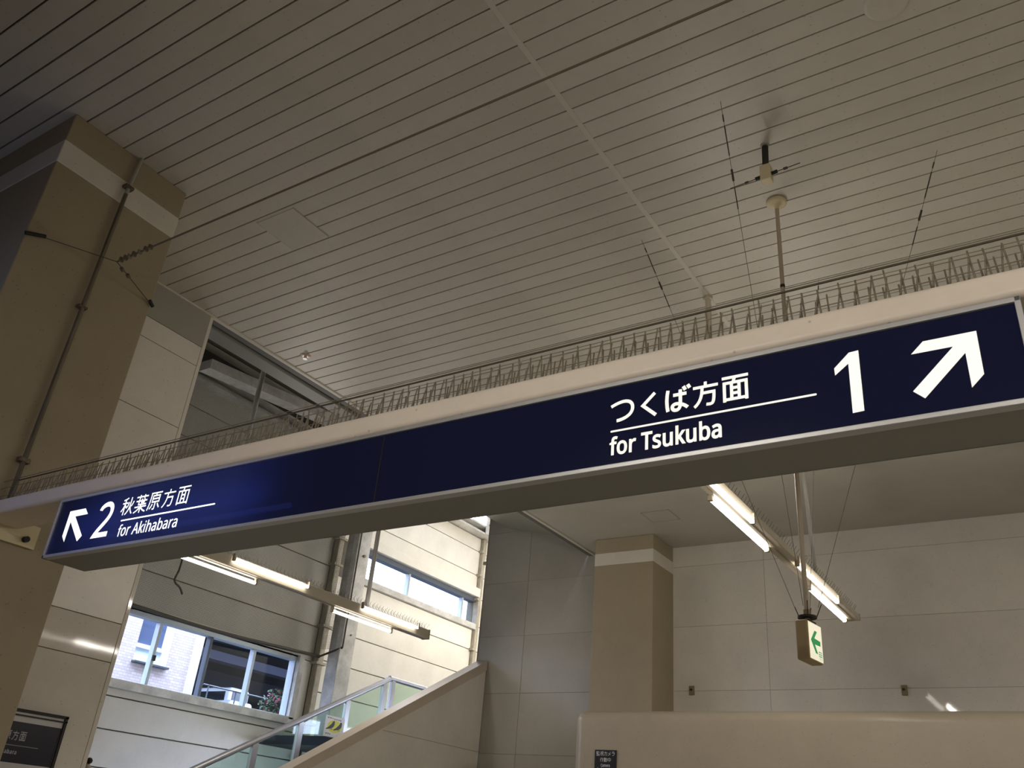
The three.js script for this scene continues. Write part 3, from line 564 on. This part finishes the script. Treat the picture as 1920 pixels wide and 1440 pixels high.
function fixture(label, xa, xb, y0, y1, z0, z1, tubes, poles, downOnly) {
  const rows = [], n = Math.round((z1 - z0) / 0.045);
  for (let i = 0; i < n; i++) { const z = z0 + (i + 0.5) * (z1 - z0) / n, x = (xa + xb) / 2; for (const [dx, dz] of [[-0.035, 0.008], [0.005, -0.01], [0.04, 0.006]]) rows.push(rod([x, y1, z], [x + dx + rr(-0.004, 0.004), y1 + 0.06, z + dz + rr(-0.006, 0.006)], 0.0016, 4)); }
  const parts = [
    ['body', box(xa, xb, y0, y1, z0, z1, 0.006, 2), M.fitting], ['slot_strip', box((xa + xb) / 2 - 0.008, (xa + xb) / 2 + 0.008, y0 - 0.004, y0 + 0.004, z0 + 0.02, z1 - 0.02), M.fittingEnd],
    ['end_cap', box(xa - 0.003, xb + 0.003, y0 - 0.003, y1 + 0.003, z1 - 0.012, z1 + 0.004, 0.003), M.fittingEnd], ['end_cap', box(xa - 0.003, xb + 0.003, y0 - 0.003, y1 + 0.003, z0 - 0.004, z0 + 0.012, 0.003), M.fittingEnd],
    ['bird_spikes', merge(rows), M.spike, { kind: 'stuff' }],
    ...poles.map(([a, b, r, m]) => ['hanger_pole', rod(a, b, r, 10), m ?? M.steelWhite]),
    ...poles.map(([a, b, r]) => ['pole_flange', rod([a[0], a[1], a[2]], [a[0], a[1] - 0.02, a[2]], r * 1.7, 16), M.stained]),
  ];
  const g = thing('light_fixture', label, 'light', parts), o = g.position;
  for (const [x, y, a, b, side] of tubes) tubeLight(g, o, x, y, a, b, side, downOnly);
  g.children.filter((l) => l.isLight).forEach((l) => { const p = l.position.clone().add(o); l.lookAt(p.add(l.userData.aim)); });
  return g;
}
const ty = 1.59;
fixture('long twin-row fluorescent fixture with bird spikes hanging under the smooth grey ceiling', 1.383, 1.478, 1.6, 1.64, 3.3, 6.45,
  [[1.39, 1.583, 3.4, 4.23, -1], [1.39, 1.583, 5.02, 5.87, -1], [1.472, 1.588, 3.88, 4.71, 1], [1.472, 1.588, 5.54, 6.38, 1]],
  [[[1.448, H, 3.84], [1.435, 1.63, 3.84], 0.015, M.stained], [[1.46, H, 5.5], [1.43, 1.63, 5.56], 0.014]]);
fixture('long fluorescent fixture with bird spikes hanging over the stairway', 5.7, 5.79, 1.785, 1.875, 3.85, 7.07,
  [[5.672, 1.84, 4.47, 5.29, -1], [5.672, 1.845, 6.02, 6.83, -1], [5.765, 1.745, 3.98, 4.79, 1], [5.765, 1.745, 5.73, 6.54, 1]],
  [[[5.75, 5.5, 4.36], [5.75, 1.87, 4.36], 0.022], [[5.75, 5.5, 6.14], [5.75, 1.87, 6.14], 0.022]]);
// the next row of the hall, just outside the frame: its reflection shows in the white panel
fixture('fluorescent fixture of the next row, right of the frame', -0.98, -0.88, 1.6, 1.64, 3.3, 6.45,
  [[-0.97, 1.583, 3.4, 4.23, -1], [-0.97, 1.583, 5.02, 5.87, -1], [-0.89, 1.588, 3.88, 4.71, 1], [-0.89, 1.588, 5.54, 6.38, 1]],
  [[[-0.92, H, 3.84], [-0.92, 1.63, 3.84], 0.017], [[-0.92, H, 5.5], [-0.92, 1.63, 5.5], 0.014]], true);
// rows behind the camera, running along the sign, which light the front of the sign and beam
for (const [label, x, z] of [['fluorescent fixture overhead just behind the camera', 0.55, -0.05], ['fluorescent fixture behind the camera to the right', -2.7, -0.05], ['second fluorescent fixture behind the camera', 0.55, -1.2], ['second fluorescent fixture behind the camera to the right', -2.7, -1.2], ['fluorescent fixture far behind the camera', 0.6, -3.6]]) {
  const g = fixture(label, x - 0.05, x + 0.05, 1.3, 1.34, z - 1.57, z + 1.57,
    [[x - 0.04, 1.283, z - 1.47, z - 0.64, -1], [x - 0.04, 1.283, z + 0.15, z + 0.98, -1], [x + 0.04, 1.288, z - 0.99, z - 0.16, 1], [x + 0.04, 1.288, z + 0.67, z + 1.5, 1]],
    [[[x, H, z - 1.07], [x, 1.33, z - 1.07], 0.017], [[x, H, z + 0.73], [x, 1.33, z + 0.73], 0.014]], true);
  g.rotation.y = Math.PI / 2;
}
// rows over the upper landing, hidden by the far wall, which light the bright panels
for (const [label, x, z] of [['fluorescent fixture over the upper landing next to the wall', 6.1, 8.8], ['fluorescent fixture over the upper landing near the outer panels', 7.5, 10.7], ['fluorescent fixture over the upper landing between the other two', 6.9, 9.7]])
  fixture(label, x - 0.05, x + 0.05, 3.4, 3.44, z - 0.1, z + 3.05,
    [[x - 0.04, 3.383, z, z + 0.83, -1], [x - 0.04, 3.383, z + 1.62, z + 2.45, -1], [x + 0.04, 3.388, z + 0.48, z + 1.31, 1], [x + 0.04, 3.388, z + 2.14, z + 2.97, 1]],
    [[[x, 5.552, z + 0.5], [x, 3.43, z + 0.5], 0.02], [[x, 5.552, z + 2.3], [x, 3.43, z + 2.3], 0.02]]);

// ================================================================ NOTICES
{
  const t = canvasTex(256, 340, (x, w, h) => {
    x.fillStyle = '#15161f'; x.fillRect(0, 0, w, h); x.strokeStyle = x.fillStyle = '#d5d5d8';
    glyphs(x, '監視カメラ', 16, 14, 45, 42, 44, 10); glyphs(x, '作動中', 62, 74, 45, 42, 44, 10);
    x.textAlign = 'left'; latin(x, 'Camera', 74, 164, 110, 38, ''); latin(x, 'In Operation', 34, 202, 188, 38, '');
    x.lineWidth = 8; x.strokeRect(70, 232, 116, 70); x.beginPath(); x.arc(128, 267, 22, 0, 7); x.stroke();
  });
  thing('camera_notice', 'small black security camera notice with white writing on the low wall', 'notice', [
    ['plate', box(3.462, 3.658, 0.5, 0.763, 6.872, 6.88, 0.001, 1), M.black],
    ['print', face([3.658, 0.763, 6.8705], [3.462, 0.763, 6.8705], [3.658, 0.5, 6.8705]), new THREE.MeshPhysicalMaterial({ map: t, roughness: 0.4 })],
  ]);
}
{
  const t = canvasTex(420, 520, (x, w, h) => {
    x.fillStyle = '#c9c8c8'; x.fillRect(0, 0, w, h); x.fillStyle = '#171a2b'; x.fillRect(0, 26, w, 108);
    x.strokeStyle = x.fillStyle = '#b9bac0'; glyphs(x, '秋葉原方面', 206, 50, 23, 21, 26, 10); x.fillRect(196, 88, 170, 1.5); latin(x, 'for Akihabara', 214, 112, 92, 16);
    x.fillStyle = '#c8523f'; x.fillRect(254, 168, 26, 330); x.fillStyle = '#e8e3e0'; for (let i = 0; i < 9; i++) x.fillRect(262, 182 + i * 36, 10, 12);
    x.fillStyle = '#75757a'; for (let i = 0; i < 8; i++) { x.fillRect(190, 188 + i * 42, 52, 11); x.fillRect(306, 192 + i * 42, 34 + (i % 3) * 18, 8); }
  });
  thing('timetable_board', 'framed timetable poster with a navy heading on the white panel at lower left', 'poster', [
    ['board', box(4.222, 4.246, -0.6, 0.368, 1.9, 2.575, 0.003), M.plain],
    ['print', face([4.2205, 0.36, 1.905], [4.2205, 0.36, 2.565], [4.2205, -0.46, 1.905]), new THREE.MeshPhysicalMaterial({ map: t, roughness: 0.3 })],
    ['frame', merge([box(4.212, 4.248, 0.362, 0.374, 1.9, 2.582), box(4.212, 4.248, 0.345, 0.35, 1.9, 2.582), box(4.212, 4.248, -0.6, 0.37, 2.567, 2.58)]), M.black],
  ]);
}
{
  const t = canvasTex(300, 400, (x, w, h) => {
    x.fillStyle = '#e6e4da'; x.fillRect(0, 0, w, h); x.fillStyle = '#d8d337'; x.beginPath(); x.arc(155, 195, 118, 0, 7); x.fill(); x.fillStyle = '#191817';
    for (const [dx, k] of [[0, 1], [118, 1]]) { x.save(); x.translate(dx, 0); x.fill(new Path2D('M128 92 C142 88 150 100 146 116 C150 140 150 178 132 206 C118 232 96 246 74 250 L34 268 L14 258 C40 240 60 214 84 176 C98 154 108 136 114 112 C114 100 118 94 128 92 Z')); x.fillRect(96, 244, 7, 26); x.fillRect(114, 240, 7, 26); x.restore(); }
    x.fillStyle = '#4a4944'; for (const [a, b, c] of [[22, 30, 34], [62, 30, 26], [128, 42, 24], [160, 42, 26], [192, 44, 26], [222, 46, 26], [24, 330, 26], [56, 330, 24], [88, 334, 16], [206, 352, 34]]) { x.fillRect(a, b, c, 7); x.fillRect(a, b + 14, c, 7); x.fillRect(a + c / 2 - 4, b, 7, 28); }
    x.fillStyle = '#d08a5a'; x.fillRect(96, 34, 20, 26);
  });
  thing('pigeon_notice', 'white notice with two black pigeons on a yellow disc fixed to the glass rail', 'notice', [
    ['plate', slab([[6.965, 1.065, 7.1], [6.965, 0.86, 7.1], [6.965, 0.86, 7.385], [6.965, 1.065, 7.385]], [0.006, 0, 0]), M.stone],
    ['print', face([6.9635, 1.065, 7.1], [6.9635, 1.065, 7.385], [6.9635, 0.86, 7.1]), new THREE.MeshPhysicalMaterial({ map: t, roughness: 0.5 })],
  ]);
}

// ================================================================ OUTSIDE THE WINDOW
struct('ground', merge([box(9.2, 60, 0.9, 1.05, -10, 60), box(4.6, 9.2, -1.2, -1.07, -30, 2.6), box(9.2, 60, -1.2, 0.9, -10, 60)]), M.asphalt);
{
  const X = 12.5, win = { z0: 8.4, z1: 8.98, y0: 2.05, y1: 3.4 };
  thing('tiled_house', 'pale tiled house across the road with one window, seen through the stair window', 'building', [
    ['wall', merge([box(X, X + 3, 1.05, 6.5, 2, win.z0), box(X, X + 3, 1.05, win.y0, win.z0, win.z1), box(X, X + 3, win.y1, 6.5, win.z0, win.z1), box(X, X + 3, 1.05, 6.5, win.z1, 9.46)]), M.tiles],
    ['corner_strip', box(X - 0.03, X + 3.02, 1.05, 6.5, 9.44, 9.6, 0.005), M.stone],
    ['window', merge([box(X - 0.04, X + 0.12, win.y0, win.y1, win.z1 - 0.09, win.z1), box(X - 0.02, X + 0.1, win.y0, win.y0 + 0.1, win.z0, win.z1), box(X, X + 0.1, win.y0 + 0.2, win.y0 + 0.26, win.z0, win.z1)]), M.stone,
      { kids: [['pane', box(X + 0.06, X + 0.07, win.y0, win.y1, win.z0, win.z1), mat('#5f6a8a', 0.15)], ['blind', box(X + 0.04, X + 0.055, win.y0 + 0.05, win.y0 + 0.2, win.z0, win.z1 - 0.09), M.curtain]] }],
    ['ledge', box(X - 0.09, X + 0.05, win.y0 - 0.035, win.y0 - 0.005, win.z0 - 0.02, win.z1 + 0.04, 0.005), M.sashDark],
  ]);
}
thing('viaduct', 'dark concrete viaduct with a pale girder beyond the house corner', 'viaduct', [
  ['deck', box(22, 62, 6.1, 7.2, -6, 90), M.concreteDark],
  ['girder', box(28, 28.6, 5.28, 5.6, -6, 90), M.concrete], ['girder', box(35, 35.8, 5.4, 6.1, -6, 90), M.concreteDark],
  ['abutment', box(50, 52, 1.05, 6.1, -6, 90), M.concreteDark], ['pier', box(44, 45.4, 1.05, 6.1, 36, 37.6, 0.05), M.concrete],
]);
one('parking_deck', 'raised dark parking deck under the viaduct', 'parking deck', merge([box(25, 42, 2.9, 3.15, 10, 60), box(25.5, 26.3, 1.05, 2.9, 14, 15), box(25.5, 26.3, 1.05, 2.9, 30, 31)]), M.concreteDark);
function car(x, z, w, h, label) {
  const y = 3.15, L = 2.6;
  return thing('parked_car', label, 'car', [
    ['body', box(x, x + L, y + 0.14, y + h * 0.58, z, z + w, 0.12, 4), M.carWhite], ['cabin', box(x + 0.18, x + L * 0.8, y + h * 0.5, y + h, z + 0.07, z + w - 0.07, 0.14, 4), M.carWhite],
    ['windscreen', box(x + 0.16, x + 0.24, y + h * 0.56, y + h * 0.88, z + 0.16, z + w - 0.16, 0.03), M.carGlass], ['side_window', box(x + 0.45, x + L * 0.7, y + h * 0.56, y + h * 0.86, z + 0.06, z + 0.1, 0.01), M.carGlass],
    ...[[0.42, 0], [2.05, 0], [0.42, w], [2.05, w]].map(([a, b]) => ['wheel', rod([x + a, y + 0.2, z + b - 0.03], [x + a, y + 0.2, z + b + 0.03], 0.2, 18), M.tyre]),
  ]);
}
car(26, 21.7, 1.05, 1.05, 'white van parked under the viaduct, left of the flowering bush');
car(29.4, 23.2, 1.1, 0.84, 'low white car parked under the viaduct near the house corner');
scene.children[scene.children.length - 1].position.z += 0.35 * S;
{
  const leaves = [], flowers = []; seedState = 99;
  for (let i = 0; i < 900; i++) { const a = rr(0, 6.283), u = rr(-1, 1), r = Math.cbrt(rnd()), s = Math.sqrt(1 - u * u), p = V(10.1 + r * s * Math.cos(a) * 0.2, 1.42 + r * u * 0.32, 9.22 + r * s * Math.sin(a) * 0.26); const g = new THREE.CircleGeometry(rr(0.012, 0.026) * S, 5); g.rotateX(rr(0, 6)).rotateY(rr(0, 6)).translate(p.x, p.y, p.z); (rnd() < 0.09 ? flowers : leaves).push(g.toNonIndexed()); }
  thing('flower_bush', 'small bush with pink flowers right outside the window corner', 'bush', [['foliage', merge(leaves), M.leaf, { kind: 'stuff' }], ['blossom', merge(flowers), M.flower, { kind: 'stuff' }], ['stem', merge([0, 1, 2].map((i) => rod([10.1, 1.05, 9.2 + i * 0.02], [10.05 + i * 0.05, 1.5, 9.1 + i * 0.12], 0.008, 6))), M.concreteDark]]);
}
{
  const p = [['top_rail', rod([11.6, 1.8, 9.1], [11.6, 1.8, 14], 0.012, 6), M.sashDark], ['lower_rail', rod([11.6, 1.5, 9.1], [11.6, 1.5, 14], 0.012, 6), M.sashDark]];
  for (let z = 9.2; z < 14; z += 0.55) p.push(['post', rod([11.6, 1.05, z], [11.6, 1.81, z], 0.012, 6), M.sashDark]);
  thing('street_railing', 'thin dark railing along the road outside the window', 'railing', p);
}

scene.traverse((o) => { if (o.isMesh) { o.castShadow = true; o.receiveShadow = true; } });
renderer.render(scene, camera);
